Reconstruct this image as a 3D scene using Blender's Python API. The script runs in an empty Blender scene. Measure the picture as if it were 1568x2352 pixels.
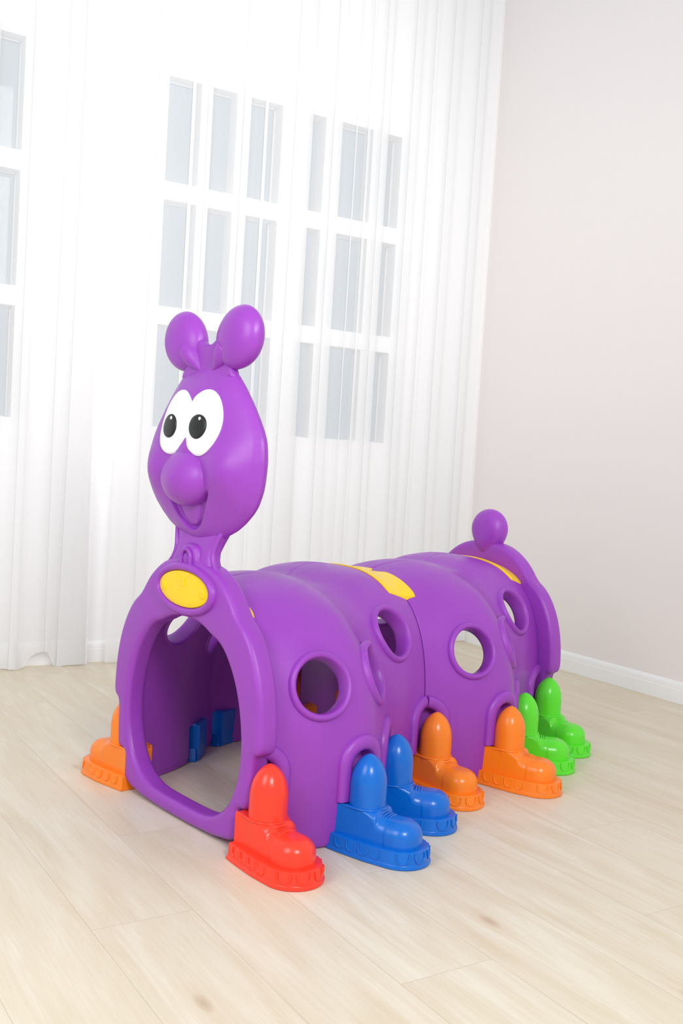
import bpy, bmesh, math
import numpy as np
from mathutils import Vector, Matrix
PI = math.pi
sc = bpy.context.scene
col = sc.collection

# ------------------------------------------------------------------ camera
cd = bpy.data.cameras.new('camera')
cam = bpy.data.objects.new('camera', cd); col.objects.link(cam); sc.camera = cam
cr = Vector((0.8425162, -0.5352952, 0.0602125))
cu = Vector((-0.0206953, 0.0795313, 0.9966175))
cf = Vector((0.5382734, 0.8409125, -0.0559283))
R = Matrix((cr, cu, -cf)).transposed()
cam.matrix_world = Matrix.Translation((0, 0, 1.0)) @ R.to_4x4()
cd.sensor_fit = 'VERTICAL'; cd.sensor_height = 36.0
cd.lens = 2336.75 / 2352 * 36.0
cd.clip_start = 0.05; cd.clip_end = 100

# ------------------------------------------------------------------ world and lights
sc.view_settings.view_transform = 'Standard'
sc.view_settings.look = 'None'
sc.view_settings.exposure = 0.20
sc.view_settings.gamma = 1.0
w = bpy.data.worlds.new('sky'); sc.world = w; w.use_nodes = True
bg = w.node_tree.nodes['Background']
bg.inputs['Color'].default_value = (0.88, 0.94, 1.0, 1)
bg.inputs['Strength'].default_value = 0.57

def area(name, loc, target, size, power, color=(1, 1, 1), sy=None):
    d = bpy.data.lights.new(name, 'AREA'); d.energy = power; d.size = size; d.color = color
    if sy: d.shape = 'RECTANGLE'; d.size_y = sy
    o = bpy.data.objects.new(name, d); col.objects.link(o); o.location = loc
    o.rotation_euler = (Vector(target) - Vector(loc)).to_track_quat('-Z', 'Y').to_euler()
    return o
area('softbox_key', (0.55, -0.75, 2.35), (1.7, 2.3, 0.5), 0.7, 49, (1, 0.995, 0.975))
area('front_fill', (-0.9, 1.5, 1.9), (1.2, 2.6, 0.6), 1.2, 21, (1, 1, 1))  # added fill light out of view, lifts the front panel
area('curtain_fill', (1.9, 0.6, 2.9), (2.1, 4.4, 2.1), 1.6, 15, (1, 1, 1)).data.spread = math.radians(75)  # added helper light, aimed to whiten the curtains and back wall

# ------------------------------------------------------------------ materials
def lin(c):
    return tuple((x / 255 / 12.92) if x / 255 <= 0.04045 else ((x / 255 + 0.055) / 1.055) ** 2.4 for x in c) + (1,)

def mat(name, rgb, rough=0.5, spec=0.5, coat=0.0, var=0.0, vscale=6.0, bump=0.0, bscale=200, rvar=0.0, sss=0.0):
    m = bpy.data.materials.new(name); m.use_nodes = True
    nt = m.node_tree; b = nt.nodes['Principled BSDF']
    b.inputs['Base Color'].default_value = lin(rgb)
    b.inputs['Roughness'].default_value = rough
    b.inputs['Specular IOR Level'].default_value = spec
    if coat: b.inputs['Coat Weight'].default_value = coat; b.inputs['Coat Roughness'].default_value = 0.12
    if sss:
        b.inputs['Subsurface Weight'].default_value = sss
        b.inputs['Subsurface Radius'].default_value = (0.02, 0.008, 0.02)
    tc = nt.nodes.new('ShaderNodeTexCoord')
    if var or rvar:
        n = nt.nodes.new('ShaderNodeTexNoise'); n.inputs['Scale'].default_value = vscale; n.inputs['Detail'].default_value = 6
        n.inputs['Distortion'].default_value = 0.6
        nt.links.new(tc.outputs['Object'], n.inputs['Vector'])
        if var:
            mx = nt.nodes.new('ShaderNodeMix'); mx.data_type = 'RGBA'
            c = lin(rgb); mx.inputs[6].default_value = tuple(x * (1 - var) for x in c[:3]) + (1,)
            mx.inputs[7].default_value = tuple(min(1, x * (1 + var)) for x in c[:3]) + (1,)
            nt.links.new(n.outputs['Fac'], mx.inputs[0]); nt.links.new(mx.outputs[2], b.inputs['Base Color'])
        if rvar:
            mr = nt.nodes.new('ShaderNodeMapRange'); mr.inputs[1].default_value = 0.35; mr.inputs[2].default_value = 0.65
            mr.inputs[3].default_value = rough - rvar; mr.inputs[4].default_value = rough + rvar
            nt.links.new(n.outputs['Fac'], mr.inputs[0]); nt.links.new(mr.outputs[0], b.inputs['Roughness'])
    if bump:
        n2 = nt.nodes.new('ShaderNodeTexNoise'); n2.inputs['Scale'].default_value = bscale; n2.inputs['Detail'].default_value = 3
        nt.links.new(tc.outputs['Object'], n2.inputs['Vector'])
        bp = nt.nodes.new('ShaderNodeBump'); bp.inputs['Strength'].default_value = bump; bp.inputs['Distance'].default_value = 0.001
        nt.links.new(n2.outputs['Fac'], bp.inputs['Height']); nt.links.new(bp.outputs[0], b.inputs['Normal'])
    return m

PURPLE = mat('purple_plastic', (155, 64, 186), 0.40, 0.5, var=0.07, vscale=9, bump=0.12, bscale=260, rvar=0.07)
RED = mat('red_plastic', (252, 62, 38), 0.26, 0.5, var=0.02)
ORANGE = mat('orange_plastic', (255, 134, 30), 0.26, 0.5, var=0.02)
BLUE = mat('blue_plastic', (0, 108, 208), 0.26, 0.5, var=0.04)
GREEN = mat('green_plastic', (96, 232, 46), 0.26, 0.5, var=0.02)
YELLOW = mat('yellow_plastic', (255, 212, 8), 0.3, 0.5, var=0.02)
WHITEP = mat('white_plastic', (250, 250, 250), 0.22, 0.5)
BLACKP = mat('black_plastic', (22, 22, 22), 0.4, 0.5, bump=0.3, bscale=500)
PAINT = mat('white_paint', (250, 250, 250), 0.55, 0.3)
PINK = mat('pink_wall_paint', (243, 236, 234), 0.85, 0.2, var=0.008, vscale=3, bump=0.15, bscale=150)
WALLW = mat('white_wall_paint', (250, 250, 250), 0.9, 0.2)

def floor_material():
    m = bpy.data.materials.new('pale_oak_planks'); m.use_nodes = True
    nt = m.node_tree; N = nt.nodes; L = nt.links; b = N['Principled BSDF']
    def math_(op, a, b_=None, c=None):
        n = N.new('ShaderNodeMath'); n.operation = op
        for i, v in enumerate((a, b_, c)):
            if v is None: continue
            if isinstance(v, (int, float)): n.inputs[i].default_value = v
            else: L.new(v, n.inputs[i])
        return n.outputs[0]
    def mix(f, a, b_, t='MIX'):
        n = N.new('ShaderNodeMix'); n.data_type = 'RGBA'; n.blend_type = t
        if isinstance(f, (int, float)): n.inputs[0].default_value = f
        else: L.new(f, n.inputs[0])
        for i, v in ((6, a), (7, b_)):
            if isinstance(v, tuple): n.inputs[i].default_value = v
            else: L.new(v, n.inputs[i])
        return n.outputs[2]
    tc = N.new('ShaderNodeTexCoord'); sp = N.new('ShaderNodeSeparateXYZ'); L.new(tc.outputs['Object'], sp.inputs[0])
    x = math_('DIVIDE', math_('SUBTRACT', sp.outputs[0], 0.7065), 0.2265)
    ci = math_('FLOOR', x); fx = math_('FRACT', x)
    y = math_('DIVIDE', math_('SUBTRACT', sp.outputs[1], math_('ADD', math_('MULTIPLY', ci, 0.4555), 0.589)), 1.366)
    ri = math_('FLOOR', y); fy = math_('FRACT', y)
    def edge(f, wdt):
        d = math_('MINIMUM', f, math_('SUBTRACT', 1.0, f))
        mr = N.new('ShaderNodeMapRange'); mr.inputs[1].default_value = wdt * 0.3; mr.inputs[2].default_value = wdt
        mr.inputs[3].default_value = 1; mr.inputs[4].default_value = 0; L.new(d, mr.inputs[0]); return mr.outputs[0]
    seam = math_('MAXIMUM', edge(fx, 0.0055), edge(fy, 0.0009))
    idv = N.new('ShaderNodeCombineXYZ'); L.new(ci, idv.inputs[0]); L.new(ri, idv.inputs[1])
    wn = N.new('ShaderNodeTexWhiteNoise'); wn.noise_dimensions = '3D'; L.new(idv.outputs[0], wn.inputs['Vector'])
    # grain coordinates: stretched along the plank, shifted per plank
    off = N.new('ShaderNodeVectorMath'); off.operation = 'MULTIPLY_ADD'
    L.new(wn.outputs['Color'], off.inputs[0]); off.inputs[1].default_value = (7, 9, 5); L.new(tc.outputs['Object'], off.inputs[2])
    def grain(sx, sy, detail, dist):
        mp = N.new('ShaderNodeMapping'); mp.inputs['Scale'].default_value = (sx, sy, 1); L.new(off.outputs[0], mp.inputs[0])
        n = N.new('ShaderNodeTexNoise'); n.inputs['Scale'].default_value = 1; n.inputs['Detail'].default_value = detail
        n.inputs['Distortion'].default_value = dist; L.new(mp.outputs[0], n.inputs['Vector']); return n.outputs['Fac']
    def ramp(f, a, b_):
        mr = N.new('ShaderNodeMapRange'); mr.inputs[1].default_value = a; mr.inputs[2].default_value = b_
        L.new(f, mr.inputs[0]); return mr.outputs[0]
    base = mix(ramp(grain(10, 1.4, 5, 1.2), 0.32, 0.68), lin((234, 226, 207)), lin((222, 208, 182)))
    base = mix(math_('MULTIPLY', ramp(grain(120, 4, 5, 1.2), 0.42, 0.75), 0.30), base, lin((208, 184, 152)))
    base = mix(math_('MULTIPLY', ramp(grain(170, 9, 3, 0.6), 0.56, 0.74), 0.20), base, lin((255, 248, 236)))
    base = mix(math_('MULTIPLY', wn.outputs['Value'], 0.22), base, lin((228, 211, 186)))
    # knots
    mp = N.new('ShaderNodeMapping'); mp.inputs['Scale'].default_value = (4.6, 1.9, 1); L.new(off.outputs[0], mp.inputs[0])
    vo = N.new('ShaderNodeTexVoronoi'); vo.inputs['Scale'].default_value = 1.0; L.new(mp.outputs[0], vo.inputs['Vector'])
    wk = N.new('ShaderNodeTexWhiteNoise'); L.new(vo.outputs['Color'], wk.inputs['Vector'])
    kn = math_('MULTIPLY', ramp(vo.outputs['Distance'], 0.085, 0.02), math_('GREATER_THAN', wk.outputs['Value'], 0.30))
    base = mix(math_('MULTIPLY', kn, 0.60), base, lin((158, 124, 96)))
    kr = math_('MULTIPLY', ramp(vo.outputs['Distance'], 0.22, 0.05), math_('GREATER_THAN', wk.outputs['Value'], 0.30))
    base = mix(math_('MULTIPLY', kr, 0.22), base, lin((214, 182, 148)))
    base = mix(math_('MULTIPLY', seam, 0.28), base, lin((150, 128, 104)))
    L.new(base, b.inputs['Base Color'])
    b.inputs['Roughness'].default_value = 0.42; b.inputs['Specular IOR Level'].default_value = 0.35
    bp = N.new('ShaderNodeBump'); bp.inputs['Strength'].default_value = 0.25; bp.inputs['Distance'].default_value = 0.001
    hh = math_('SUBTRACT', grain(110, 6, 3, 0.5), math_('MULTIPLY', seam, 1.5))
    L.new(hh, bp.inputs['Height']); L.new(bp.outputs[0], b.inputs['Normal'])
    return m
FLOOR = floor_material()

def sheer_material():
    m = bpy.data.materials.new('sheer_white_voile'); m.use_nodes = True
    nt = m.node_tree; N = nt.nodes; L = nt.links
    for n in list(N): N.remove(n)
    out = N.new('ShaderNodeOutputMaterial')
    df = N.new('ShaderNodeBsdfDiffuse'); df.inputs['Color'].default_value = (0.97, 0.97, 0.97, 1)
    tl = N.new('ShaderNodeBsdfTranslucent'); tl.inputs['Color'].default_value = (0.97, 0.97, 0.97, 1)
    tr = N.new('ShaderNodeBsdfTransparent')
    a = N.new('ShaderNodeMixShader'); a.inputs[0].default_value = 0.35; L.new(df.outputs[0], a.inputs[1]); L.new(tl.outputs[0], a.inputs[2])
    # the sewn hem is denser than the cloth above it
    tc = N.new('ShaderNodeTexCoord'); sp = N.new('ShaderNodeSeparateXYZ'); L.new(tc.outputs['Object'], sp.inputs[0])
    mr = N.new('ShaderNodeMapRange'); mr.inputs[1].default_value = 0.115; mr.inputs[2].default_value = 0.120
    mr.inputs[3].default_value = 0.80; mr.inputs[4].default_value = 0.50; L.new(sp.outputs[2], mr.inputs[0])
    b = N.new('ShaderNodeMixShader'); L.new(mr.outputs[0], b.inputs[0]); L.new(tr.outputs[0], b.inputs[1]); L.new(a.outputs[0], b.inputs[2])
    L.new(b.outputs[0], out.inputs['Surface'])
    return m
SHEER = sheer_material()

def glass_material():
    m = bpy.data.materials.new('window_glass'); m.use_nodes = True
    nt = m.node_tree; N = nt.nodes; L = nt.links
    for n in list(N): N.remove(n)
    out = N.new('ShaderNodeOutputMaterial'); tr = N.new('ShaderNodeBsdfTransparent'); tr.inputs[0].default_value = (0.86, 0.9, 0.92, 1)
    gl = N.new('ShaderNodeBsdfGlossy'); gl.inputs['Roughness'].default_value = 0.02
    lw = N.new('ShaderNodeFresnel'); lw.inputs[0].default_value = 1.45
    mx = N.new('ShaderNodeMixShader'); L.new(lw.outputs[0], mx.inputs[0]); L.new(tr.outputs[0], mx.inputs[1]); L.new(gl.outputs[0], mx.inputs[2])
    L.new(mx.outputs[0], out.inputs['Surface'])
    return m
GLASS = glass_material()

# ------------------------------------------------------------------ mesh helpers
def link(name, verts, faces, m, parent=None, smooth=True, sharp=None):
    me = bpy.data.meshes.new(name); me.from_pydata([tuple(v) for v in verts], [], faces); me.update()
    bm = bmesh.new(); bm.from_mesh(me)
    bmesh.ops.remove_doubles(bm, verts=bm.verts, dist=1e-6)
    bmesh.ops.recalc_face_normals(bm, faces=bm.faces)
    for f in bm.faces: f.smooth = smooth
    if smooth and sharp:
        for e in bm.edges:
            if len(e.link_faces) == 2 and e.calc_face_angle(0) > math.radians(sharp): e.smooth = False
    bm.to_mesh(me); bm.free()
    me.materials.append(m)
    o = bpy.data.objects.new(name, me); col.objects.link(o)
    if parent: o.parent = parent
    return o

class MB:
    def __init__(s): s.v = []; s.f = []
    def add(s, v, f):
        n = len(s.v); s.v += [tuple(map(float, p)) for p in v]; s.f += [tuple(i + n for i in q) for q in f]
    def box(s, a, b):
        (x0, y0, z0), (x1, y1, z1) = a, b
        s.add([(x0, y0, z0), (x1, y0, z0), (x1, y1, z0), (x0, y1, z0), (x0, y0, z1), (x1, y0, z1), (x1, y1, z1), (x0, y1, z1)],
              [(0, 3, 2, 1), (4, 5, 6, 7), (0, 1, 5, 4), (1, 2, 6, 5), (2, 3, 7, 6), (3, 0, 4, 7)])
    def loft(s, rings, closed=True, cap0=False, cap1=False):
        n = len(rings[0]); v = [p for r in rings for p in r]; f = []
        for i in range(len(rings) - 1):
            for j in range(n if closed else n - 1):
                k = (j + 1) % n
                f.append((i * n + j, i * n + k, (i + 1) * n + k, (i + 1) * n + j))
        if cap0: f.append(tuple(range(n))[::-1])
        if cap1: f.append(tuple((len(rings) - 1) * n + j for j in range(n)))
        s.add(v, f)
    def tube(s, pts, r, n=8, closed=False, cap=True, up=None):
        pts = [Vector(p) for p in pts]; rings = []; N = len(pts)
        prev = None
        for i, p in enumerate(pts):
            if closed: t = pts[(i + 1) % N] - pts[i - 1]
            else: t = pts[min(i + 1, N - 1)] - pts[max(i - 1, 0)]
            t.normalize()
            a = Vector(up) if up else (prev if prev else (Vector((0, 0, 1)) if abs(t.z) < 0.9 else Vector((1, 0, 0))))
            a = (a - t * a.dot(t)).normalized(); b = t.cross(a); prev = a
            rr = r(i / max(1, N - 1)) if callable(r) else r
            rings.append([p + (a * math.cos(2 * PI * k / n) + b * math.sin(2 * PI * k / n)) * rr for k in range(n)])
        if closed: rings.append(rings[0]); s.loft(rings)
        else: s.loft(rings, cap0=cap, cap1=cap)
    def build(s, name, m, parent=None, smooth=True, sharp=None): return link(name, s.v, s.f, m, parent, smooth, sharp)

def smooth_poly(pts, it=2, closed=True):
    p = [np.array(q, float) for q in pts]
    for _ in range(it):
        q = []
        n = len(p)
        for i in range(n if closed else n - 1):
            a, b = p[i], p[(i + 1) % n]; q += [a * 0.75 + b * 0.25, a * 0.25 + b * 0.75]
        if not closed: q = [p[0]] + q + [p[-1]]
        p = q
    return [tuple(x) for x in p]

def plate(name, loops, thick, bevel, m, parent, face_u=0.0, res=5):
    """outline loops in the (v,z) plane -> solid slab with rounded rims; its front face lies at u = face_u"""
    cu_ = bpy.data.curves.new(name, 'CURVE'); cu_.dimensions = '2D'; cu_.fill_mode = 'BOTH'
    cu_.extrude = thick / 2 - bevel; cu_.bevel_depth = bevel; cu_.bevel_resolution = res; cu_.offset = -bevel
    for lp in loops:
        s = cu_.splines.new('POLY'); s.points.add(len(lp) - 1)
        for i, q in enumerate(lp): s.points[i].co = (q[0], q[1], 0, 1)
        s.use_cyclic_u = True
    tmp = bpy.data.objects.new('tmp', cu_); col.objects.link(tmp)
    dg = bpy.context.evaluated_depsgraph_get(); dg.update()
    me = bpy.data.meshes.new_from_object(tmp.evaluated_get(dg))
    verts = [(face_u + thick / 2 - v.co.z, -v.co.x, v.co.y) for v in me.vertices]
    faces = [tuple(p.vertices) for p in me.polygons]
    bpy.data.objects.remove(tmp)
    return link(name, verts, faces, m, parent, True, 35)

def tag(o, label=None, cat=None, group=None, kind=None):
    if label: o['label'] = label
    if cat: o['category'] = cat
    if group: o['group'] = group
    if kind: o['kind'] = kind
    return o

def empty(name, loc, rz=0, parent=None):
    o = bpy.data.objects.new(name, None); col.objects.link(o); o.location = loc; o.rotation_euler = (0, 0, rz)
    o.empty_display_size = 0.1
    if parent: o.parent = parent
    return o

# ------------------------------------------------------------------ room
WY, WX, WH = 4.425, 3.685, 4.2       # back wall plane, right wall plane, height
X0 = -1.2; Y0 = -0.6
b = MB(); b.box((X0, Y0, -0.05), (WX, WY, 0)); tag(b.build('floor', FLOOR, None, False), kind='structure')

rows = [(1.076, 1.547), (1.630, 2.110), (2.192, 2.659)]
wins = [(0.50, 1.135), (1.765, 2.359), (2.500, 3.068)]
D = 0.095
b = MB()
xs = [X0] + [x for w_ in wins for x in w_] + [WX + 0.1]
for i in range(0, len(xs) - 1, 2): b.box((xs[i], WY, 0), (xs[i + 1], WY + D, WH))
for a, c in wins:
    zs = [0] + [z for r in rows for z in r] + [WH]
    for i in range(0, len(zs) - 1, 2): b.box((a, WY, zs[i]), (c, WY + D, zs[i + 1]))
tag(b.build('wall_back', WALLW, None, False), kind='structure')
b = MB(); b.box((WX, Y0, 0), (WX + 0.1, WY, WH)); tag(b.build('wall_right', PINK, None, False), kind='structure')

mull = [[(0.69, 0.73), (0.90, 0.945)], [(1.938, 1.975), (2.121, 2.171)], [(2.610, 2.672), (2.891, 2.950)]]
for i, (a, c) in enumerate(wins):
    g = MB()
    for z0, z1 in rows:
        for p, q in mull[i]: g.box((p, WY + 0.004, z0), (q, WY + D - 0.012, z1))
        # thin sash frame round every opening, at the glass
        g.box((a, WY + D - 0.02, z0), (c, WY + D, z0 + 0.004)); g.box((a, WY + D - 0.02, z1 - 0.004), (c, WY + D, z1))
        g.box((a, WY + D - 0.02, z0), (a + 0.004, WY + D, z1)); g.box((c - 0.004, WY + D - 0.02, z0), (c, WY + D, z1))
    fr = tag(g.build('window_%d' % (i + 1), WALLW, None, False), kind='structure')
    for z0, z1 in rows:
        e = [a] + [x for pq in mull[i] for x in pq] + [c]
        for k in range(0, 6, 2):
            g = MB(); g.box((e[k], WY + D - 0.010, z0), (e[k + 1], WY + D - 0.005, z1)); g.build('pane', GLASS, fr, False)

def baseboard(name, axis):
    prof = [(0, 0), (0.014, 0), (0.014, 0.058), (0.012, 0.062), (0.0125, 0.066), (0.011, 0.080), (0.007, 0.088), (0.004, 0.092), (0, 0.093)]
    g = MB()
    if axis == 'x': r = [[(x, WY - d, z) for d, z in prof] for x in (X0, WX)]
    else: r = [[(WX - d, y, z) for d, z in prof] for y in (Y0, WY)]
    g.loft(r, cap0=True, cap1=True); tag(g.build(name, PAINT, None, False), kind='structure')
baseboard('baseboard_back', 'x'); baseboard('baseboard_right', 'y')

# ------------------------------------------------------------------ curtains: pleated sheets, each pleat folding back on itself
def curtain(name, x0, x1, pleats, y, hem, label, top=3.9, thick=0.0012):
    """pleats: list of (x_start, x_end) strips where the cloth folds back over itself (three layers)"""
    path = []          # plan path (x, y) before drape
    x = x0
    for k, (a, c) in enumerate(pleats):
        n = max(2, int((a - x) / 0.02))
        for i in range(n): path.append((x + (a - x) * i / n, y + 0.006 * math.sin((x + (a - x) * i / n) * 13)))
        # forward to c, back to a, forward to c
        d = 0.004
        path += [(a, y), ((a + c) / 2, y - .001), (c - 0.002, y - d), (c, y - d - 0.001), (c - 0.002, y - d - 0.002),
                 ((a + c) / 2, y - d - 0.003), (a + 0.002, y - 2 * d), (a, y - 2 * d - .001), (a + 0.002, y - 2 * d - 0.002),
                 ((a + c) / 2, y - 2 * d - 0.002), (c, y - d - 0.002)]
        x = c + 0.006
    n = max(2, int((x1 - x) / 0.02))
    for i in range(n + 1): path.append((x + (x1 - x) * i / n, y + 0.006 * math.sin((x + (x1 - x) * i / n) * 13)))
    zs = [0, 0.006, 0.05, 0.117, 0.125, 0.3, 0.6, 1.0, 1.5, 2.0, 2.5, 3.0, 3.5, top]
    rings = []
    for z in zs:
        t = max(0, 1 - z / 1.2)
        rr = []
        for (px, py) in path:
            zz = z + hem(px) * max(0, 1 - z / 0.5)
            rr.append((px + 0.010 * t * math.sin(px * 31), py - 0.030 * t * (0.5 + 0.5 * math.sin(px * 17 + 0.6)), zz))
        rings.append(rr)
    g = MB(); g.loft(rings, closed=False)
    o = g.build(name, SHEER, None, True)
    tag(o, label, 'curtain', 'sheer curtains across the window wall')
    return o
def hem_left(x):
    return 0.004 + 0.062 * math.exp(-((x - 1.285) / 0.062) ** 6) + 0.004 * math.sin(x * 40)
def hem_right(x): return 0.004 + 0.003 * math.sin(x * 33)
curtain('sheer_curtain', 0.35, 1.485, [(0.62, 0.66), (0.80, 0.85), (0.98, 1.02), (1.155, 1.19), (1.30, 1.34), (1.37, 1.47)], 4.375, hem_left,
        'white sheer curtain at the left edge, ending at the narrow gap with bare baseboard')
curtain('sheer_curtain', 1.585, 3.655, [(1.70, 1.755), (1.865, 1.885), (1.945, 1.97), (2.125, 2.165), (2.235, 2.255), (2.33, 2.345), (2.40, 2.50), (2.615, 2.67), (2.745, 2.757),
         (2.815, 2.835), (2.90, 2.945), (3.075, 3.13), (3.20, 3.23), (3.32, 3.38), (3.50, 3.56)], 4.375, hem_right,
        'wide white sheer curtain behind the toy, reaching to the pink wall')

# ------------------------------------------------------------------ the play tunnel
# local frame: x = along the tunnel (u), y = -v (v = towards the viewer's right), z up
ROOT = empty('caterpillar_play_tunnel', (1.1325 + 0.1512 * 0.003, 2.4787 - 0.9885 * 0.003, 0), math.radians(8.7))
tag(ROOT, 'purple plastic caterpillar crawl tunnel with coloured boots and a tall smiling head', 'play tunnel')
SEG, SH = 0.743, 0.151
def P3(u, v, z): return (u, -v, z)

# ---- shell surface
_u = np.array([0, .05, .1, .15, .2, .25, .3, .33, .36, .4, .45, .5, .54, .58, .62, .66, .7, .743])
_r = np.array([.320, .334, .356, .376, .390, .398, .398, .389, .371, .342, .303, .266, .242, .224, .210, .195, .180, .167])
def _spline(xs, ys):
    n = len(xs); h = np.diff(xs); A = np.zeros((n, n)); rhs = np.zeros(n); A[0, 0] = A[-1, -1] = 1
    for i in range(1, n - 1):
        A[i, i - 1] = h[i - 1]; A[i, i] = 2 * (h[i - 1] + h[i]); A[i, i + 1] = h[i]
        rhs[i] = 6 * ((ys[i + 1] - ys[i]) / h[i] - (ys[i] - ys[i - 1]) / h[i - 1])
    m_ = np.linalg.solve(A, rhs)
    def f(x):
        x = np.asarray(x, float); i = np.clip(np.searchsorted(xs, x) - 1, 0, n - 2)
        a = xs[i + 1] - x; b_ = x - xs[i]; hh = h[i]
        return m_[i] * a ** 3 / (6 * hh) + m_[i + 1] * b_ ** 3 / (6 * hh) + (ys[i] / hh - m_[i] * hh / 6) * a + (ys[i + 1] / hh - m_[i + 1] * hh / 6) * b_
    return f
Rf = _spline(_u, _r)
_h = np.array([.622, .637, .649, .656, .659, .657, .648, .634])
_hu = np.array([0, .05, .1, .15, .2, .25, .31, .3715])
Hf0 = _spline(np.concatenate([_hu, SEG - _hu[-2::-1]]), np.concatenate([_h, _h[-2::-1]]))
Z1 = 0.21
def Cf(u): return (Rf(u) - (SH + Rf(SEG - u))) / 2
def Hf(u): return Hf0(u)
BOOTS = [(0.0, 0.0), (0.279, 19.0), (0.458, 42.0), (SEG, 0.0)]   # wall position of each boot arch along u
# squareness of the arch: boxy on each bulge, slack in the fold between them
Pf = _spline(np.array([0, .08, .16, .22, .26, .30, .35, .40, .45, .50, .56, .64, .70, SEG]),
             np.array([2.75, 2.48, 2.32, 2.28, 2.30, 2.32, 2.28, 2.12, 2.02, 2.12, 2.34, 2.5, 2.65, 2.75]))
def V0(u, z):
    r, c, h = Rf(u), Cf(u), Hf(u)
    low = r - 0.008 * np.clip(1 - z / Z1, 0, 1) ** 2 - 0.007 * np.clip(1 - z / .014, 0, 1) ** 2
    s = np.clip((z - Z1) / (h - Z1), 0, 1); p = Pf(u)
    up = c + (r - c) * np.maximum(0, 1 - s ** p) ** (1 / p)
    return np.where(z < Z1, low, up)
def slope(u):
    return (Rf(u + .002) - Rf(u - .002)) / .004 if .003 < u < SEG - .003 else 0.0
def arch_dist(u, z, ub, cosn):
    d = np.abs(u - ub) / cosn
    return np.where(z > 0.205, np.hypot(d, z - 0.205), d)
COSN = [1.0, 0.99, 0.74, 1.0]
def inset(u, z):
    t = 0
    for (ub, _), cn in zip(BOOTS, COSN):
        d = arch_dist(u, z, ub, cn)
        t = np.maximum(t, 0.028 * np.clip((0.053 - d) / 0.012, 0, 1))
    return t
def sst0(t):
    t = min(1, max(0, t)); return t * t * (3 - 2 * t)
def shell_pt(u, t):
    """t in 0..1 from the ground to the crown"""
    h = Hf(u)
    tz = 0.42
    if t < tz: z = Z1 * t / tz; v = V0(u, z)
    else:
        a = (t - tz) / (1 - tz) * PI / 2
        c, r, p = Cf(u), Rf(u), float(Pf(u))
        if a < PI / 4: sn = math.sin(a) ** 1.0; x = (1 - sn ** p) ** (1 / p)
        else: x = math.cos(a); sn = (1 - x ** p) ** (1 / p)
        # blend the two charts so that rows run evenly over the arch
        k_ = sst0((a - PI / 4 + .5) / 1.0); q = (1 - k_) * math.sin(a) + k_ * (1 - max(0, math.cos(a)) ** p) ** (1 / p)
        sn = min(1.0, q); x = max(0.0, 1 - sn ** p) ** (1 / p)
        if a > PI / 2 - 1e-6: sn, x = 1.0, 0.0
        z = Z1 + (h - Z1) * sn; v = c + (r - c) * x
    return np.array([float(u), -float(v), float(z)])
def shell_n(u, t):
    e = 0.003
    u0, u1 = max(0.0, u - e), min(SEG, u + e); t0, t1 = max(0.0, t - e), min(1.0, t + e)
    a = shell_pt(u1, t) - shell_pt(u0, t); b_ = shell_pt(u, t1) - shell_pt(u, t0)
    n = np.cross(a, b_); n /= np.linalg.norm(n)
    return n if n[1] < 0 or n[2] > 0 else -n
def wall_pt(u, z): return np.array([float(u), -float(V0(u, z)), float(z)])
def wall_n(u, z):
    e = 0.003
    a = wall_pt(min(u + e, SEG), z) - wall_pt(max(0, u - e), z); b_ = wall_pt(u, z + e) - wall_pt(u, z - e)
    n = np.cross(a, b_); n /= np.linalg.norm(n)
    return -n if n[1] > 0 else n
def snap(P, N):
    """slide P along N on to the shell wall"""
    P = np.array(P, float); t = 0.0
    for _ in range(12):
        Q = P + t * N; g = -Q[1] - float(V0(min(max(Q[0], 0), SEG), Q[2]))
        t -= g / max(0.3, -N[1]) * 0.9
    return P + t * N

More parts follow.
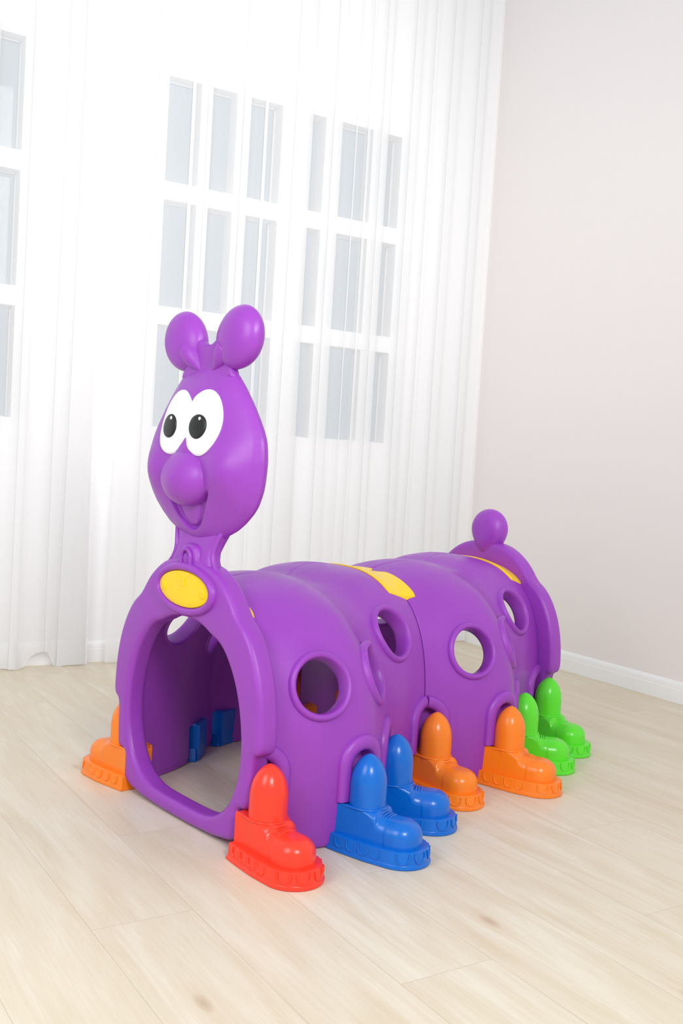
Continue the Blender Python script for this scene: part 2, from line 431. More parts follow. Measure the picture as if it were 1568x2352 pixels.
HOLES = [(0.166, 0.416), (0.386, 0.418), (0.590, 0.489)]
TH = 0.034
NU, NT = 132, 150
def build_shell():
    us = np.linspace(0.0002, SEG - 0.0002, NU + 1); ts = np.linspace(0, 1, NT + 1)
    O = np.zeros((NU + 1, NT + 1, 3)); I = np.zeros_like(O)
    for i, u in enumerate(us):
        for j, t in enumerate(ts):
            p = shell_pt(u, t); n = shell_n(u, t)
            if j == NT: n = np.array([n[0], 0, n[2]]); n /= np.linalg.norm(n)
            ins = float(inset(u, p[2])) if t < 0.6 else 0.0
            # rounded meeting edges at the segment ends and along the crown
            ed = min(us[i] - us[0], us[-1] - us[i]); rd = 0.0016 * max(0, 1 - ed / 0.0065) ** 2
            cd_ = 0.0035 * max(0, 1 - (1 - t) * 0.55 / 0.007) ** 2
            O[i, j] = p - n * (ins + rd + cd_)
            if j == 0: O[i, j, 2] = 0.004
            I[i, j] = p - n * TH
            if j == 0: I[i, j, 2] = 0.004
    g = MB()
    hc = []
    for (hu, hz) in HOLES:
        c = wall_pt(hu, hz); n = wall_n(hu, hz); hc.append((c, n))
    def socket(p):
        if p[2] > .113: return False
        for (ub, _), cn in zip(BOOTS, COSN):
            if abs(p[0] - ub + (.006 if cn == .99 else .0)) / cn < .041: return True
        return False
    def inside(p):
        for c, n in hc:
            d = p - c; d = d - n * d.dot(n)
            if np.linalg.norm(d) < 0.0745 and np.linalg.norm(p - c) < 0.13: return True
        return False
    for A in (O, I):
        base = len(g.v); g.v += [tuple(A[i, j]) for i in range(NU + 1) for j in range(NT + 1)]
        for i in range(NU):
            for j in range(NT):
                p = (A[i, j] + A[i + 1, j + 1]) / 2
                if inside(p) or (j < NT * .3 and socket((O[i, j] + O[i + 1, j + 1]) / 2)): continue
                k = base + i * (NT + 1) + j
                g.f.append((k, k + 1, k + NT + 2, k + NT + 1))
    def strip(a, b_): g.loft([a, b_], closed=False)
    strip(list(O[0]), list(I[0])); strip(list(O[-1]), list(I[-1])); strip(list(O[:, 0]), list(I[:, 0])); strip(list(O[:, -1]), list(I[:, -1]))
    # porthole rims
    prof = [(.0905, -.006), (.0895, .003), (.0865, .0095), (.0820, .0130), (.0775, .0130), (.0730, .0095), (.0705, .003), (.0695, -.006),
            (.0690, -.022), (.0690, -.034), (.0700, -.040), (.0730, -.043), (.0775, -.041), (.0800, -.033)]
    for c, n in hc:
        n = np.array(n); a = np.cross(n, [0, 0, 1.0]); a /= np.linalg.norm(a); b_ = np.cross(a, n)
        rings = []
        for k in range(97):
            al = 2 * PI * k / 96; rad = a * math.cos(al) + b_ * math.sin(al)
            ring = []
            q = snap(c + rad * 0.080, n); off = (q - c).dot(n)
            for rho, h in prof: ring.append(c + rad * rho + n * (off * (0.35 + 0.65 * (rho - .05) / .03 if False else 1.0) + h))
            rings.append(ring)
        g.loft(rings, closed=False)
    # raised arch mouldings over the boots
    for bi, (ub, _) in enumerate(BOOTS):
        cn = COSN[bi]; AR = (0.066, 0.057, 0.057, 0.066)
        pts = []
        ang = [(-1, z) for z in np.linspace(0.122, 0.205, 8)] + [('a', th) for th in np.linspace(PI, 0, 41)] + [(1, z) for z in np.linspace(0.205, 0.122, 8)]
        for kind, q in ang:
            if kind == 'a': du, z = AR[bi] * math.cos(q), 0.205 + 0.062 * math.sin(q)
            else: du, z = AR[bi] * kind, q
            u = ub + du * cn
            if u < 0.002 or u > SEG - 0.002: continue
            pts.append((u, z))
        rings = []
        M = len(pts)
        for i, (u, z) in enumerate(pts):
            c = wall_pt(u, z); n = wall_n(u, z)
            a = wall_pt(*pts[min(i + 1, M - 1)]) - wall_pt(*pts[max(i - 1, 0)]); a /= np.linalg.norm(a)
            s = np.cross(a, n)
            ring = []
            for k in range(13):
                th = PI * k / 12
                ring.append(c + s * (0.0195 * math.cos(th)) + n * (0.015 * math.sin(th) ** 0.8 - (0.03 if k in (0, 12) else 0)))
            rings.append(ring)
        g.loft(rings, closed=True, cap0=True, cap1=True)
    o = g.build('tunnel_shell', PURPLE, ROOT, True, 50)
    return o
shell = build_shell()
for k in (0, 1):
    for side in (0, 1):
        if k == 0 and side == 0: o = shell
        else:
            o = shell.copy(); col.objects.link(o); o.parent = ROOT
        if side == 0: o.location = (SEG * k, SH * k, 0); o.rotation_euler = (0, 0, 0)
        else:
            # half turn about the middle of the segment
            o.location = (SEG + SEG * k, SH + SH * k, 0); o.rotation_euler = (0, 0, PI)

# ---- yellow joining clips over the seams
def clip(k, s0, s1, notch):
    """s0..s1 extent along u about seam k"""
    g = MB(); NV, NS = 40, 12
    def surf0(u, q, lift):
        # q -1..1 across the crown (left..right)
        uu = u - SEG * k; kk = k
        if uu < 0 and k > 0: uu += SEG; kk = k - 1
        uu = min(max(uu, 0.0), SEG); h = Hf(uu)
        c, r = Cf(uu), Rf(uu); l = SH + Rf(SEG - uu)
        wd = q * 0.215; side = (r - c) if q > 0 else (l + c); p = float(Pf(uu if q > 0 else SEG - uu))
        x = abs(wd) / side; z = Z1 + (h - Z1) * max(0.0, 1 - x ** p) ** (1 / p); v = c + wd
        return P3(u, v - SH * kk, z + 0.001 + lift)
    def surf(u, q, lift):
        a, b_ = surf0(u - .022, q, lift), surf0(u + .022, q, lift); c_ = surf0(u, q, lift)
        m_ = [(x + y) / 2 for x, y in zip(a, b_)]
        return (c_[0], m_[1], max(m_[2], c_[2]) if abs(u - SEG) < .05 else c_[2])
    def su(e0, e1, q):
        # notch: width narrows near the crown
        dq = abs(q - .20); w = 1 - 1.0 * min(1, max(0, 1 - dq / 0.13) * 2.2) if dq < .13 else 1
        rc = 1 - 0.05 * max(0, (abs(q) - 0.93) / 0.07) ** 2
        return e0 * rc, (e1 * rc if e1 <= 0.01 else .006 + (e1 * rc - .006) * w)
    top, bot = [], []
    for i in range(NV + 1):
        q = -1 + 2 * i / NV
        a, c = su(s0, s1, q)
        row = []
        for j in range(NS + 1):
            s = a + (c - a) * j / NS
            e = min((s - a), (c - s)); lift = 0.006 - 0.004 * max(0, 1 - e / 0.004) ** 2
            if i in (0, NV): lift -= 0.002
            row.append(surf(SEG * k + s, q, lift))
        top.append(row); bot.append([(p[0], p[1], p[2] - 0.012) for p in row])
    g.loft(top, closed=False); g.loft(bot, closed=False)
    g.loft([top[0], bot[0]], closed=False); g.loft([top[-1], bot[-1]], closed=False)
    g.loft([[r[0] for r in top], [r[0] for r in bot]], closed=False); g.loft([[r[-1] for r in top], [r[-1] for r in bot]], closed=False)
    return g.build('joining_clip', YELLOW, ROOT, True, 40)
for k, a, c in ((0, 0.004, 0.047), (1, -0.083, 0.036), (2, -0.062, 0.004)):
    o = clip(k, a, c, 0.62); o['label'] = 'yellow clip over a seam'

# ---- end panels
outer_half = [(.276, .003), (.276, .085), (.279, .105), (.285, .112), (.314, .116), (.324, .130), (.327, .18), (.328, .235), (.333, .252), (.340, .257), (.351, .263), (.358, .280),
              (.3585, .31), (.355, .36), (.346, .412), (.332, .458), (.311, .502), (.287, .537), (.264, .560), (.243, .574), (.226, .590), (.208, .615),
              (.182, .643), (.152, .666), (.126, .681)]
neck_half = [(.105, .694), (.095, .708), (.092, .728), (.097, .752), (.112, .782), (.12, .80)]
open_half = [(0, .046), (.06, .046), (.12, .048), (.165, .058), (.205, .080), (.240, .115), (.264, .165), (.276, .22), (.276, .28), (.266, .34), (.246, .40), (.217, .45), (.182, .49),
             (.150, .509), (.122, .517), (.092, .531), (.05, .543), (0, .546)]
def mirror_loop(half, closed_top=True):
    R_ = half; L_ = [(-x, z) for x, z in half[::-1] if abs(x) > 1e-6]
    return R_ + L_
def dense(lp, it=2): return smooth_poly(lp, it)
FU = -0.027
lobe = [(.100, .690), (.072, .696), (.052, .702), (.044, .712), (.041, .722), (.032, .737), (.016, .743), (0, .744)]
out_front = dense(mirror_loop(outer_half + lobe), 2)
hole = dense(mirror_loop(open_half), 2)
front = plate('front_panel', [out_front, hole], 0.062, 0.017, PURPLE, ROOT, FU)
# rounded crown for the tail end
crown = [(.095, .694), (.05, .703), (0, .706)]
out_rear = dense(mirror_loop(outer_half + crown), 2)
rear = plate('rear_panel', [out_rear, hole], 0.062, 0.017, PURPLE, ROOT, 2 * SEG - 0.002)
rear.location = (0, 0.280, 0)

# badge bezel, screw bezel
def ell(cx, cz, a, b_, n=96, u=0, pw=1.0):
    return [P3(u, cx + a * math.cos(2 * PI * k / n), cz + b_ * math.sin(2 * PI * k / n)) for k in range(n)]
BC = (0.0085, 0.622); BC = (0.004, 0.622)
g = MB()
rings = []
for ins, du in ((-.013, .004), (-.0125, -.004), (-.010, -.010), (-.005, -.0145), (.001, -.0155), (.006, -.013), (.0085, -.008), (.009, .002)):
    rings.append(ell(BC[0], BC[1], .1285 - ins, .0575 - ins, u=FU + du))
g.loft(rings)
g.build('badge_bezel', PURPLE, front, True)
g = MB()
rings = [ell(BC[0], BC[1], a, b_, u=FU + du) for a, b_, du in ((.1190, .0480, .003), (.1190, .0480, -.006), (.1180, .0470, -.0085), (.1160, .0450, -.0095), (.09, .035, -.0100), (.05, .02, -.0103), (.001, .001, -.0104))]
g.loft(rings, cap1=True)
badge = g.build('badge', YELLOW, front, True); badge['label'] = 'yellow oval badge'
def onface(p, du): return P3(FU - .0103 + du, p[0], p[1])
g = MB()
polys = [[(-0.0298, 0.664), (-0.0286, 0.6394), (-0.0042, 0.6408)], [(-0.0298, 0.664), (-0.0005, 0.6507)], [(-0.0197, 0.6564), (-0.0168, 0.6504), (-0.0124, 0.6535), (-0.0197, 0.6564)],
         [(0.0121, 0.6517), (0.0383, 0.6632), (0.0395, 0.6466)], [(-0.026, 0.6372), (-0.0358, 0.6283), (-0.0259, 0.6112), (-0.0029, 0.6271)],
         [(0.0357, 0.6436), (0.0475, 0.6378), (0.0455, 0.6238)], [(0.0098, 0.6276), (-0.0036, 0.598)], [(0.01, 0.6251), (0.0355, 0.5975)], [(0.0286, 0.6227), (0.0433, 0.5874)],
         [(0.0321, 0.5857), (0.0385, 0.5904), (0.0479, 0.5868)], [(0.0676, 0.6269), (0.0721, 0.6152)], [(0.0753, 0.628), (0.081, 0.6029)]]
for pl in polys: g.tube([onface(p, 0.0002) for p in pl], 0.0007, 6, up=(1, 0, 0))
c4 = [(-.0005, .6507), (.0145, .6508), (.0129, .6311), (-.0022, .6322)]
g.loft([[onface(p, .002) for p in c4], [onface(p, -.002) for p in c4], [onface((p[0] * .9 + .0006, (p[1] - .641) * .9 + .641), -.003) for p in c4]], cap1=True)
g.build('badge_emblem', YELLOW, front, True, 30)
def screw(cx, cz, a, b_, u0, m, name, parent, slot=0.5):
    g = MB()
    rr = [(1, .004), (1, -.001), (.96, -.0025), (.8, -.0035), (.4, -.0042), (.02, -.0045)]
    g.loft([ell(cx, cz, a * s, b_ * s, 40, u0 + du) for s, du in rr], cap1=True)
    t = 0.0011
    for (dx, dz) in ((a * slot, t), (t, b_ * slot)):
        g.box((u0 - .0050, -(cx + dx), cz - dz), (u0 - .0038, -(cx - dx), cz + dz))
    return g.build(name, m, parent, True, 40)
screw(-.089, .6215, .013, .014, FU - .0088, YELLOW, 'badge_screw', front); screw(.097, .6215, .013, .014, FU - .0088, YELLOW, 'badge_screw', front)
# screw eyelet with its double arch above the badge
g = MB()
def arch_path(r, zc, zb, n=24, sx=1.0):
    return [P3(0, -r * sx, z) for z in np.linspace(zb, zc, 5)[:-1]] + [P3(0, -r * sx * math.cos(t), zc + r * 1.15 * math.sin(t)) for t in np.linspace(0, PI, n)] + [P3(0, r * sx, z) for z in np.linspace(zc, zb, 5)[1:]]
g.tube([(FU - .003, p[1] - .001, p[2]) for p in arch_path(.0215, .704, .682)], .0062, 10, up=(1, 0, 0))
g.build('screw_eyelet', PURPLE, front, True, 60)
screw(0.001, .701, .0125, .0165, FU - .002, PURPLE, 'panel_screw', front, .6)
# neck with hollow front and side flanges
g = MB()
secs = []
for z, hw, dp in ((.655, .148, .020), (.675, .116, .021), (.69, .100, .022), (.705, .091, .023), (.725, .088, .026), (.75, .096, .034), (.775, .110, .040), (.80, .122, .036)):
    ring = []; fu = -.019 + .020 * sst0((z - .69) / .09)
    for x, u in [(-.96, 1)] + [(q, 2) for q in np.linspace(-.8, .8, 9)] + [(.96, 1)] + [(1, 3), (.9, 4), (.5, 5), (0, 5), (-.5, 5), (-.9, 4), (-1, 3)]:
        uu = {1: fu + .006, 2: fu, 3: .014, 4: dp, 5: dp + .010}[u]
        ring.append(P3(uu, x * hw, z))
    secs.append(ring)
g.loft(secs, cap0=True, cap1=True)
for sgn in (-1, 1):
    pts = smooth_poly([(-.008, .165, .640), (-.010, .135, .668), (-.011, .108, .685), (-.010, .093, .703), (-.008, .087, .725), (-.004, .093, .750), (.002, .104, .775), (.012, .116, .800), (.02, .12, .83)], 2, closed=False)
    g.tube([P3(p[0] + .004, sgn * (p[1] - .000), p[2]) for p in pts], .0070, 14)
g.build('neck', PURPLE, front, True)

# ---- head: one moulded body
HZ = [.745, .752, .762, .787, .808, .835, .857, .89, .915, .942, .97, 1.0, 1.024, 1.05, 1.078, 1.105, 1.134, 1.16, 1.19, 1.207, 1.218, 1.222]
HW = [.02, .055, .092, .150, .183, .215, .233, .248, .254, .257, .259, .256, .251, .238, .219, .199, .174, .151, .120, .085, .040, .012]
hc_v, hc_z = 0.0, 0.965
zz = np.array(HZ); ww = np.array(HW)
def r_of(theta):
    dx, dz = math.sin(theta), math.cos(theta)
    lo, hi = 0, .6
    for _ in range(40):
        m_ = (lo + hi) / 2; x, z = abs(dx * m_), hc_z + dz * m_
        ins = HZ[0] < z < HZ[-1] and x < np.interp(z, zz, ww)
        if ins: lo = m_
        else: hi = m_
    return lo
NTH, NRH = 360, 150
rt = np.array([r_of(2 * PI * k / NTH) for k in range(NTH)])
for _ in range(3): rt = (np.roll(rt, 1) + 2 * rt + np.roll(rt, -1)) / 4
def rad_at(th): return float(np.interp((th % (2 * PI)) / (2 * PI) * NTH, np.arange(NTH + 1), np.append(rt, rt[0])))
def sst(x, a, b_):
    t = min(1, max(0, (x - a) / (b_ - a))); return t * t * (3 - 2 * t)
mouth = smooth_poly([(-.112, .884), (-.100, .870), (-.082, .842), (-.062, .812), (-.038, .790), (-.012, .779), (.012, .779), (.038, .790), (.062, .812), (.082, .842), (.100, .870), (.112, .884), (.104, .893), (.07, .868), (.0, .85), (-.07, .868), (-.104, .893)], 2)
tongue = smooth_poly([(-.044, .87), (-.046, .84), (-.038, .812), (-.020, .795), (0, .790), (.020, .795), (.038, .812), (.046, .84), (.044, .87)], 2)
def sdist(poly, x, z):
    P = np.array(poly); Q = np.roll(P, -1, 0); d = Q - P; p = np.array([x, z]) - P
    t = np.clip((p * d).sum(1) / (d * d).sum(1), 0, 1); e = p - d * t[:, None]; dd = np.sqrt((e * e).sum(1).min())
    c = ((P[:, 1] > z) != (Q[:, 1] > z)) & (x < (Q[:, 0] - P[:, 0]) * (z - P[:, 1]) / (Q[:, 1] - P[:, 1] + 1e-12) + P[:, 0])
    return dd if c.sum() % 2 else -dd
HU = 0.014        # parting plane
def head_front(v, z, face=True):
    th = math.atan2(v - hc_v, z - hc_z); rho = math.hypot(v - hc_v, z - hc_z) / max(1e-6, rad_at(th)); rho = min(rho, 1)
    d = 0.063 * (1 - rho ** 2.4) ** 0.72 if rho < 1 else 0.0
    # chin and forehead fall back, cheeks swell
    d *= 1 - 0.25 * sst(z, 1.14, 1.22)
    fade = 1 - sst(rho, .93, 1.0)
    d += fade * 0.026 * math.exp(-(((abs(v) - .165) / .072) ** 2 + ((z - .938) / .075) ** 2))
    if face:
        d += .010 * math.exp(-((v / .045) ** 2 + ((z - .985) / .030) ** 2))
        if .77 < z < .90 and abs(v) < .125:
            s = sdist(mouth, v, z)
            m_ = 0.018 * sst(s, -.002, .006)
            s2 = sdist(tongue, v, z)
            if s > .006: m_ -= 0.008 * sst(s2, -.002, .004)
            d -= m_
    return HU - d
def build_head():
    g = MB(); rings = []
    cz = .912
    for i in range(1, NRH + 1):
        rho = i / NRH; rho = 1 - (1 - rho) ** 1.25
        ring = []
        for k in range(NTH):
            th = 2 * PI * k / NTH; r = rt[k] * rho
            v, z = hc_v + r * math.sin(th), hc_z + r * math.cos(th)
            ring.append(P3(head_front(v, z), v, z))
        rings.append(ring)
    n0 = len(g.v)
    g.loft(rings)
    g.f.append(tuple(n0 + k for k in range(NTH)))
    # back half: plainer dome, a thin parting ridge between
    back = [rings[-1]]
    ridge = []
    for s, du in ((1.006, .001), (1.006, .004), (.999, .0055)):
        back.append([P3(HU + du, hc_v + rt[k] * s * math.sin(2 * PI * k / NTH), hc_z + rt[k] * s * math.cos(2 * PI * k / NTH)) for k in range(NTH)])
    for i in range(1, 24):
        a = i / 24 * PI / 2; s = math.cos(a) ** 0.75; du = .0055 + .052 * math.sin(a)
        back.append([P3(HU + du, hc_v + rt[k] * s * math.sin(2 * PI * k / NTH), hc_z + rt[k] * s * math.cos(2 * PI * k / NTH)) for k in range(NTH)])
    g.loft(back, cap1=True)
    return g.build('head', PURPLE, ROOT, True)
head = build_head()

g = MB(); rings = []
for i in range(37):
    a = PI / 2 * i / 36; s_ = math.cos(a); ring = []
    for k in range(96):
        th = 2 * PI * k / 96; x, z = .1010 * s_ * math.sin(th), s_ * math.cos(th)
        zc = .914 + z * (.082 if z > 0 else .072)
        lean = .010 * s_ * max(0, math.cos(th)) ** 2      # flows back into the brow
        ring.append(P3(HU - .050 - .058 * math.sin(a) ** .95 * (1 - .06 * s_) + lean, x, zc))
    rings.append(ring)
back_ring = [(p[0] + .03, p[1], p[2]) for p in rings[0]]
g.loft([back_ring] + rings, cap1=True)
g.build('nose', PURPLE, head, True)

# eye whites: one inlay with two lobes
eye_half = [(0, 1.120), (.012, 1.127), (.032, 1.142), (.060, 1.150), (.092, 1.142), (.118, 1.116), (.135, 1.080), (.139, 1.050), (.133, 1.020), (.118, .996), (.094, .979), (.064, .973), (.038, .980), (.018, .993), (0, 1.003)]
ep = [(v, z) for v, z in eye_half] + [(-v, z) for v, z in eye_half[-2:0:-1]]
def resample_star(poly, cx, cz, n):
    P = [(math.atan2(x - cx, z - cz), math.hypot(x - cx, z - cz)) for x, z in smooth_keep(poly)]
    P.sort(); th = np.array([p[0] for p in P]); r = np.array([p[1] for p in P])
    th = np.concatenate([th - 2 * PI, th, th + 2 * PI]); r = np.tile(r, 3)
    return [float(np.interp(-PI + 2 * PI * k / n, th, r)) for k in range(n)]
def smooth_keep(poly):
    """smooth each lobe, keep the two sharp notches at v = 0"""
    R_ = [p for p in eye_half]; s = smooth_poly(R_, 3, closed=False)
    return s + [(-x, z) for x, z in s[-2:0:-1]]
EN = 240; er = resample_star(ep, 0, 1.06, EN)
def eye_u(v, z):
    base = head_front(v, z, False)
    lobe = .013 * max(0, 1 - ((abs(v) - .066) / .085) ** 2 - ((z - 1.06) / .10) ** 2)
    groove = .0045 * math.exp(-(v / .011) ** 2)
    return base - .0035 - lobe + groove
g = MB(); rings = []
for s, du in ((1.0, .010), (1.0, .0015), (.994, -.0005)) + tuple((x, 0) for x in np.linspace(.985, .02, 50)):
    ring = []
    for k in range(EN):
        th = -PI + 2 * PI * k / EN; v, z = er[k] * s * math.sin(th), 1.06 + er[k] * s * math.cos(th)
        ring.append(P3(eye_u(v, z) + (.003 if s > .99 else 0.003 * max(0, (s - .95) / .04)) + du, v, z))
    rings.append(ring)
g.loft(rings, cap1=True)
eyes = g.build('eye_whites', WHITEP, head, True); eyes['label'] = 'white eye inlay'
for sgn in (-1, 1):
    g = MB(); rings = []; cv, cz = .066 * sgn, 1.050
    for s, du in ((1.0, .004), (1.0, -.0015), (.97, -.003), (.93, -.0038), (.8, -.0042), (.6, -.0045), (.4, -.0047), (.2, -.0048), (.02, -.0048)):
        ring = []
        for k in range(64):
            th = 2 * PI * k / 64; v, z = cv + .0345 * s * math.sin(th), cz + .0315 * s * math.cos(th)
            ring.append(P3(eye_u(v, z) + du, v, z))
        rings.append(ring)
    g.loft(rings, cap1=True)
    pu = g.build('pupil', BLACKP, head, True); pu['label'] = 'black pupil'
    g = MB(); cv2, cz2 = cv + .010, cz + .0205
    rings = [[P3(eye_u(cv2, cz2) + du, cv2 + .0042 * s * math.sin(2 * PI * k / 24), cz2 + .0044 * s * math.cos(2 * PI * k / 24)) for k in range(24)] for s, du in ((1, .0), (1, -.0052), (.8, -.0058), (.05, -.006))]
    g.loft(rings, cap1=True); gl = g.build('pupil_glint', WHITEP, head, True); gl['label'] = 'white dot on the pupil'

# ears and the web between them
for sgn in (-1, 1):
    g = MB(); rings = []
    cv, cz, a, c, dpt = .126 * sgn, 1.281, .087, .084, .042
    n = 72; m_ = 36
    for i in range(m_ + 1):
        t = -PI / 2 + PI * i / m_
        s = max(1e-3, math.cos(t)) ** .85; uu = dpt * math.sin(t)
        if abs(uu) < .004: s *= 1.006
        ring = []
        for k in range(n):
            th = 2 * PI * k / n; x = a * s * math.sin(th); z = c * s * math.cos(th) * (1.0 - 0.06 * (0.5 - 0.5 * math.cos(th)))
            ring.append(P3(HU + .003 + uu, cv + x * math.cos(.18 * sgn) + z * math.sin(.18 * sgn) * .6, cz + z))
        rings.append(ring)
    g.loft(rings, cap0=True, cap1=True)
    g.build('ear', PURPLE, head, True)
web = dense([(-.125, 1.17), (-.118, 1.20), (-.085, 1.235), (-.050, 1.285), (-.036, 1.283), (-.020, 1.272), (0, 1.268), (.020, 1.272), (.036, 1.283), (.050, 1.285), (.085, 1.235), (.118, 1.20), (.125, 1.17)], 2)
plate('ear_web', [web], .030, .012, PURPLE, head, HU - .013)
g = MB()
for sgn in (-1, 1):
    g.tube([P3(HU - .002 - .006 * t, sgn * (.016 + .080 * t), 1.190 + .072 * t) for t in np.linspace(0, 1, 14)], lambda t: .008 + .023 * sst0(t * 1.3), 20)
g.build('ear_stalk', PURPLE, head, True)

# tail knob on the rear panel
g = MB(); rings = []
for i in range(33):
    t = -PI / 2 + PI * i / 32; s = max(1e-3, math.cos(t)) ** .55; uu = .046 * math.sin(t)
    ring = []
    for k in range(72):
        th = 2 * PI * k / 72; x = .076 * math.sin(th); z = math.cos(th)
        z = z * (.077 if z > 0 else .106); x *= (1 if z > 0 else (1 - .42 * (-z / .106) ** 1.8))
        ring.append(P3(2 * SEG + .030 + uu, x * s, .750 + z * s))
    rings.append(ring)
g.loft(rings, cap0=True, cap1=True)
tk = g.build('tail_knob', PURPLE, rear, True)

# ---- boots
def boot_meshes():
    """frame: origin below the leg, +x towards the toe, z up"""
    A = -0.070; TC = 0.102            # inner end, toe centre
    # upper
    g = MB(); rings = []
    def sec(s):
        if s <= .045: return .0425 + .004 * max(0, (s + .0) / .045), .1165, .008
        if s <= TC: return .0470 + .0025 * (s - .045) / (TC - .045), None, None
        return None, None, None
    ss = list(np.linspace(A, .040, 12)) + list(np.linspace(.044, .075, 14)) + [.0765] + list(TC + .0515 * np.sin(np.linspace(-.45, PI / 2 * .985, 26)))
    for s in ss:
        cap = s > .0765
        if cap:
            r = .0525; x = (s - TC) / r
            q = math.sqrt(max(0, 1 - max(0, x) ** 2)); hw = r * (q if x > 0 else 1)
            top = .062 + .0405 * (q ** .85 if x > 0 else 1); cr_ = hw * .80; ch = top - .062
        else:
            hw = .0445 + .0060 * sst(s, -.05, .06)
            top = .1165 - .0125 * sst(s, .046, .056) - .0015 * sst(s, .056, .076)
            cr_ = .005 + .034 * sst(s, .000, .075); ch = .005 + .032 * sst(s, .010, .072)
        ring = [(s, -hw, .030)]
        n = 12
        for i in range(n + 1):
            a = PI / 2 * i / n; ring.append((s, -hw + cr_ * (1 - math.cos(a)), top - ch + ch * math.sin(a)))
        for i in range(n, -1, -1):
            a = PI / 2 * i / n; ring.append((s, hw - cr_ * (1 - math.cos(a)), top - ch + ch * math.sin(a)))
        ring.append((s, hw, .030)); rings.append(ring)
    g.loft(rings, closed=False, cap0=True, cap1=True)
    # ankle collar rim
    pts = [(.049 * math.cos(t), .0485 * math.sin(t), .1165) for t in np.linspace(-PI * .5, PI * .5, 30)]
    g.tube([(-.07, -.040, .1165)] + pts + [(-.07, .040, .1165)], .0030, 8)
    # leg: bullet
    lr = []
    for i in range(40):
        z = .10 + .148 * i / 39
        t = max(0, (z - .165) / .083); r = .0478 * (1 - .03 * (z - .1) / .148) * max(.0, 1 - t ** 2.3) ** .64
        lr.append((max(r, .0015), z))
    g.loft([[(r * math.cos(2 * PI * k / 48), r * math.sin(2 * PI * k / 48), z) for k in range(48)] for r, z in lr], cap1=True)
    up = g
    # laces
    l = MB()
    for s, zt in ((.0500, .1085), (.0575, .1062), (.0650, .1047), (.0722, .1038)):
        pts = []
        for t in np.linspace(-1, 1, 19):
            y = .029 * t; pts.append((s + .002 * (1 - t * t), y, zt - .0075 * abs(t) ** 2.6))
        l.tube(pts, lambda q: .0028 * (max(0.05, 1 - (2 * abs(q - .5)) ** 8)), 8, up=(0, 0, 1))
    # sole
    so = MB()
    def capsule(r, z, back=0.0, n=28):
        p = []
        w0 = r * .80
        p.append((A - back, -w0 * .98, z)); p.append((A - back, w0 * .98, z))
        side = [(s, w0 + (r - w0) * min(1, (s - A) / .11) ** .8, z) for s in np.linspace(A + .01, TC - .012, 14)]
        arc = [(TC + r * math.cos(t), r * math.sin(t), z) for t in np.linspace(PI / 2 * .98, -PI / 2 * .98, n)]
        return p[1:2] + side + arc + [(x, -y, z_) for x, y, z_ in side[::-1]] + p[0:1]
    prof = [(.072, 0.0), (.0755, .0012), (.0765, .0045), (.0755, .0075), (.0725, .0090), (.0715, .011), (.0695, .0385), (.0685, .0415), (.0665, .0425), (.060, .0425), (.050, .0420)]
    so.loft([capsule(r, z, (r - .06) * .6) for r, z in prof], cap0=True, cap1=True)
    # scalloped tread marks
    def lug(c, tdir, ndir, w):
        c = np.array(c); tdir = np.array(tdir); ndir = np.array(ndir)
        pts = [c + tdir * w + np.array([0, 0, .039])] + [c + tdir * w * math.cos(t) + np.array([0, 0, .033 - .0185 * math.sin(t) ** .8]) for t in np.linspace(0, PI, 19)] + [c - tdir * w + np.array([0, 0, .039])]
        so.tube([tuple(p + ndir * (-.0012 + .0016 * (.039 - p[2]) / .02)) for p in pts], .0024, 8, up=tuple(ndir))
        # small tab between the scallops
    w0 = .0705
    for sgn in (-1, 1):
        for s in (-.040, -.004, .032, .068):
            wv = w0 * (.80 + .20 * min(1, (s - A) / .11) ** .8)
            lug((s, sgn * wv, 0), (1, 0, 0), (0, sgn, 0), .0135)
    for a in (-1.02, -.34, .34, 1.02):
        nrm = (math.cos(a), math.sin(a), 0); lug((TC + w0 * nrm[0], w0 * nrm[1], 0), (-nrm[1], nrm[0], 0), nrm, .0165)
    return up, l, so
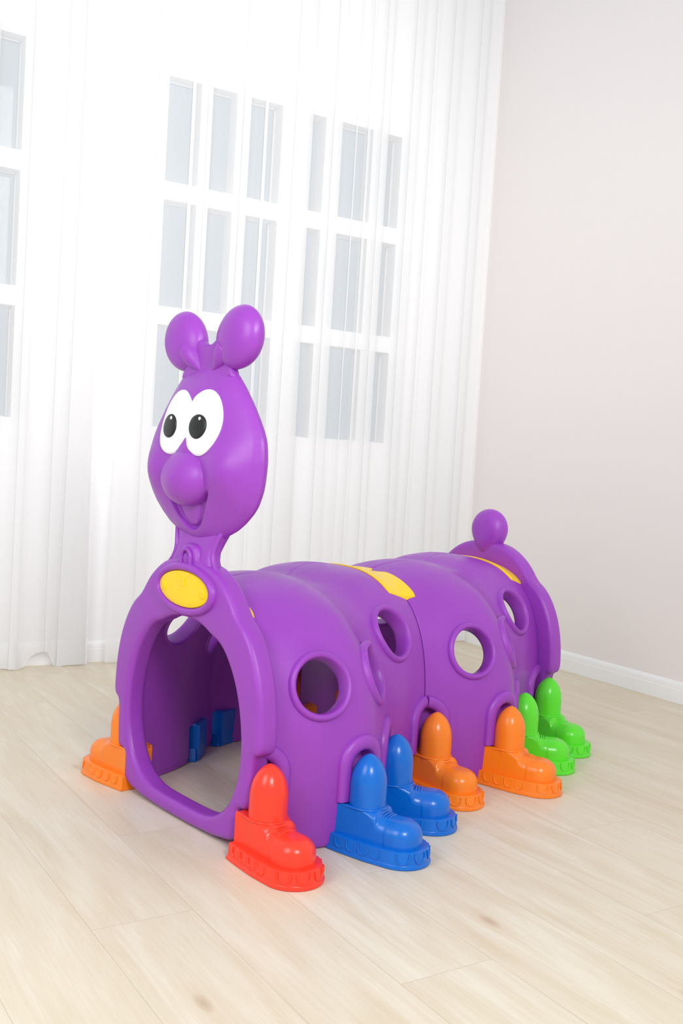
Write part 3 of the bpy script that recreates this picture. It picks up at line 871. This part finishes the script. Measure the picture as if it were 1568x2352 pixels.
UP, LA, SO = boot_meshes()
def heel(y0, y1):
    g = MB(); n = MB()
    g.box((-.084, y0, .002), (-.066, y1, .1155)); return g
proto = {}
def make_boot(matname, m):
    e = UP.build('boot', m, ROOT, True, 48); e['label'] = matname + ' boot'
    LA.build('laces', m, e, True); SO.build('sole', m, e, True, 40)
    return e
heels = {}
def place_boot(mname, m, u, v, ang, hl=None):
    if mname not in proto: b_ = make_boot(mname, m); proto[mname] = (b_, list(b_.children))
    else:
        src, kids = proto[mname]; b_ = src.copy(); col.objects.link(b_); b_.parent = ROOT
        for ch in kids:
            c = ch.copy(); col.objects.link(c); c.parent = b_
    if hl:
        if hl not in heels: heels[hl] = {}
        if mname in heels[hl]:
            c = heels[hl][mname].copy(); col.objects.link(c); c.parent = b_
        else: heels[hl][mname] = heel(*hl).build('heel_block', m, b_, False)
    b_.location = P3(u, v, 0); b_.rotation_euler = (0, 0, math.radians(ang))
# positions in one segment, right side: (u, v, direction: degrees rearwards from straight right)
SB, AB, BB = (0.0, .374, 2), (.271, .436, 18), (.464, .338, 42)
FULL = (-.0435, .0435)
def right(k, s, mname, m): place_boot(mname, m, s[0] + SEG * k, s[1] - SH * k, -90 + s[2], FULL if s is not SB or k == 1 else None)
def left(k, s, mname, m):   # half turn about the segment middle
    place_boot(mname, m, (.016 if s is SB else .004) + SEG - s[0] + SEG * k, (.034 if s is SB else .008) - SH - s[1] - SH * k, 90 + s[2], (-.034, -.004) if k < 0 else (FULL if s is not SB or k == 0 else None))
cm = {'red': RED, 'blue': BLUE, 'orange': ORANGE, 'green': GREEN}
for k, s, c in ((0, SB, 'red'), (0, AB, 'blue'), (0, BB, 'blue'), (1, SB, 'orange'), (1, AB, 'orange'), (1, BB, 'green'), (2, SB, 'green')): right(k, s, c, cm[c])
for k, s, c in ((-1, SB, 'orange'), (0, BB, 'blue'), (0, AB, 'blue'), (0, SB, 'orange'), (1, BB, 'orange'), (1, AB, 'green'), (1, SB, 'green')): left(k, s, c, cm[c])
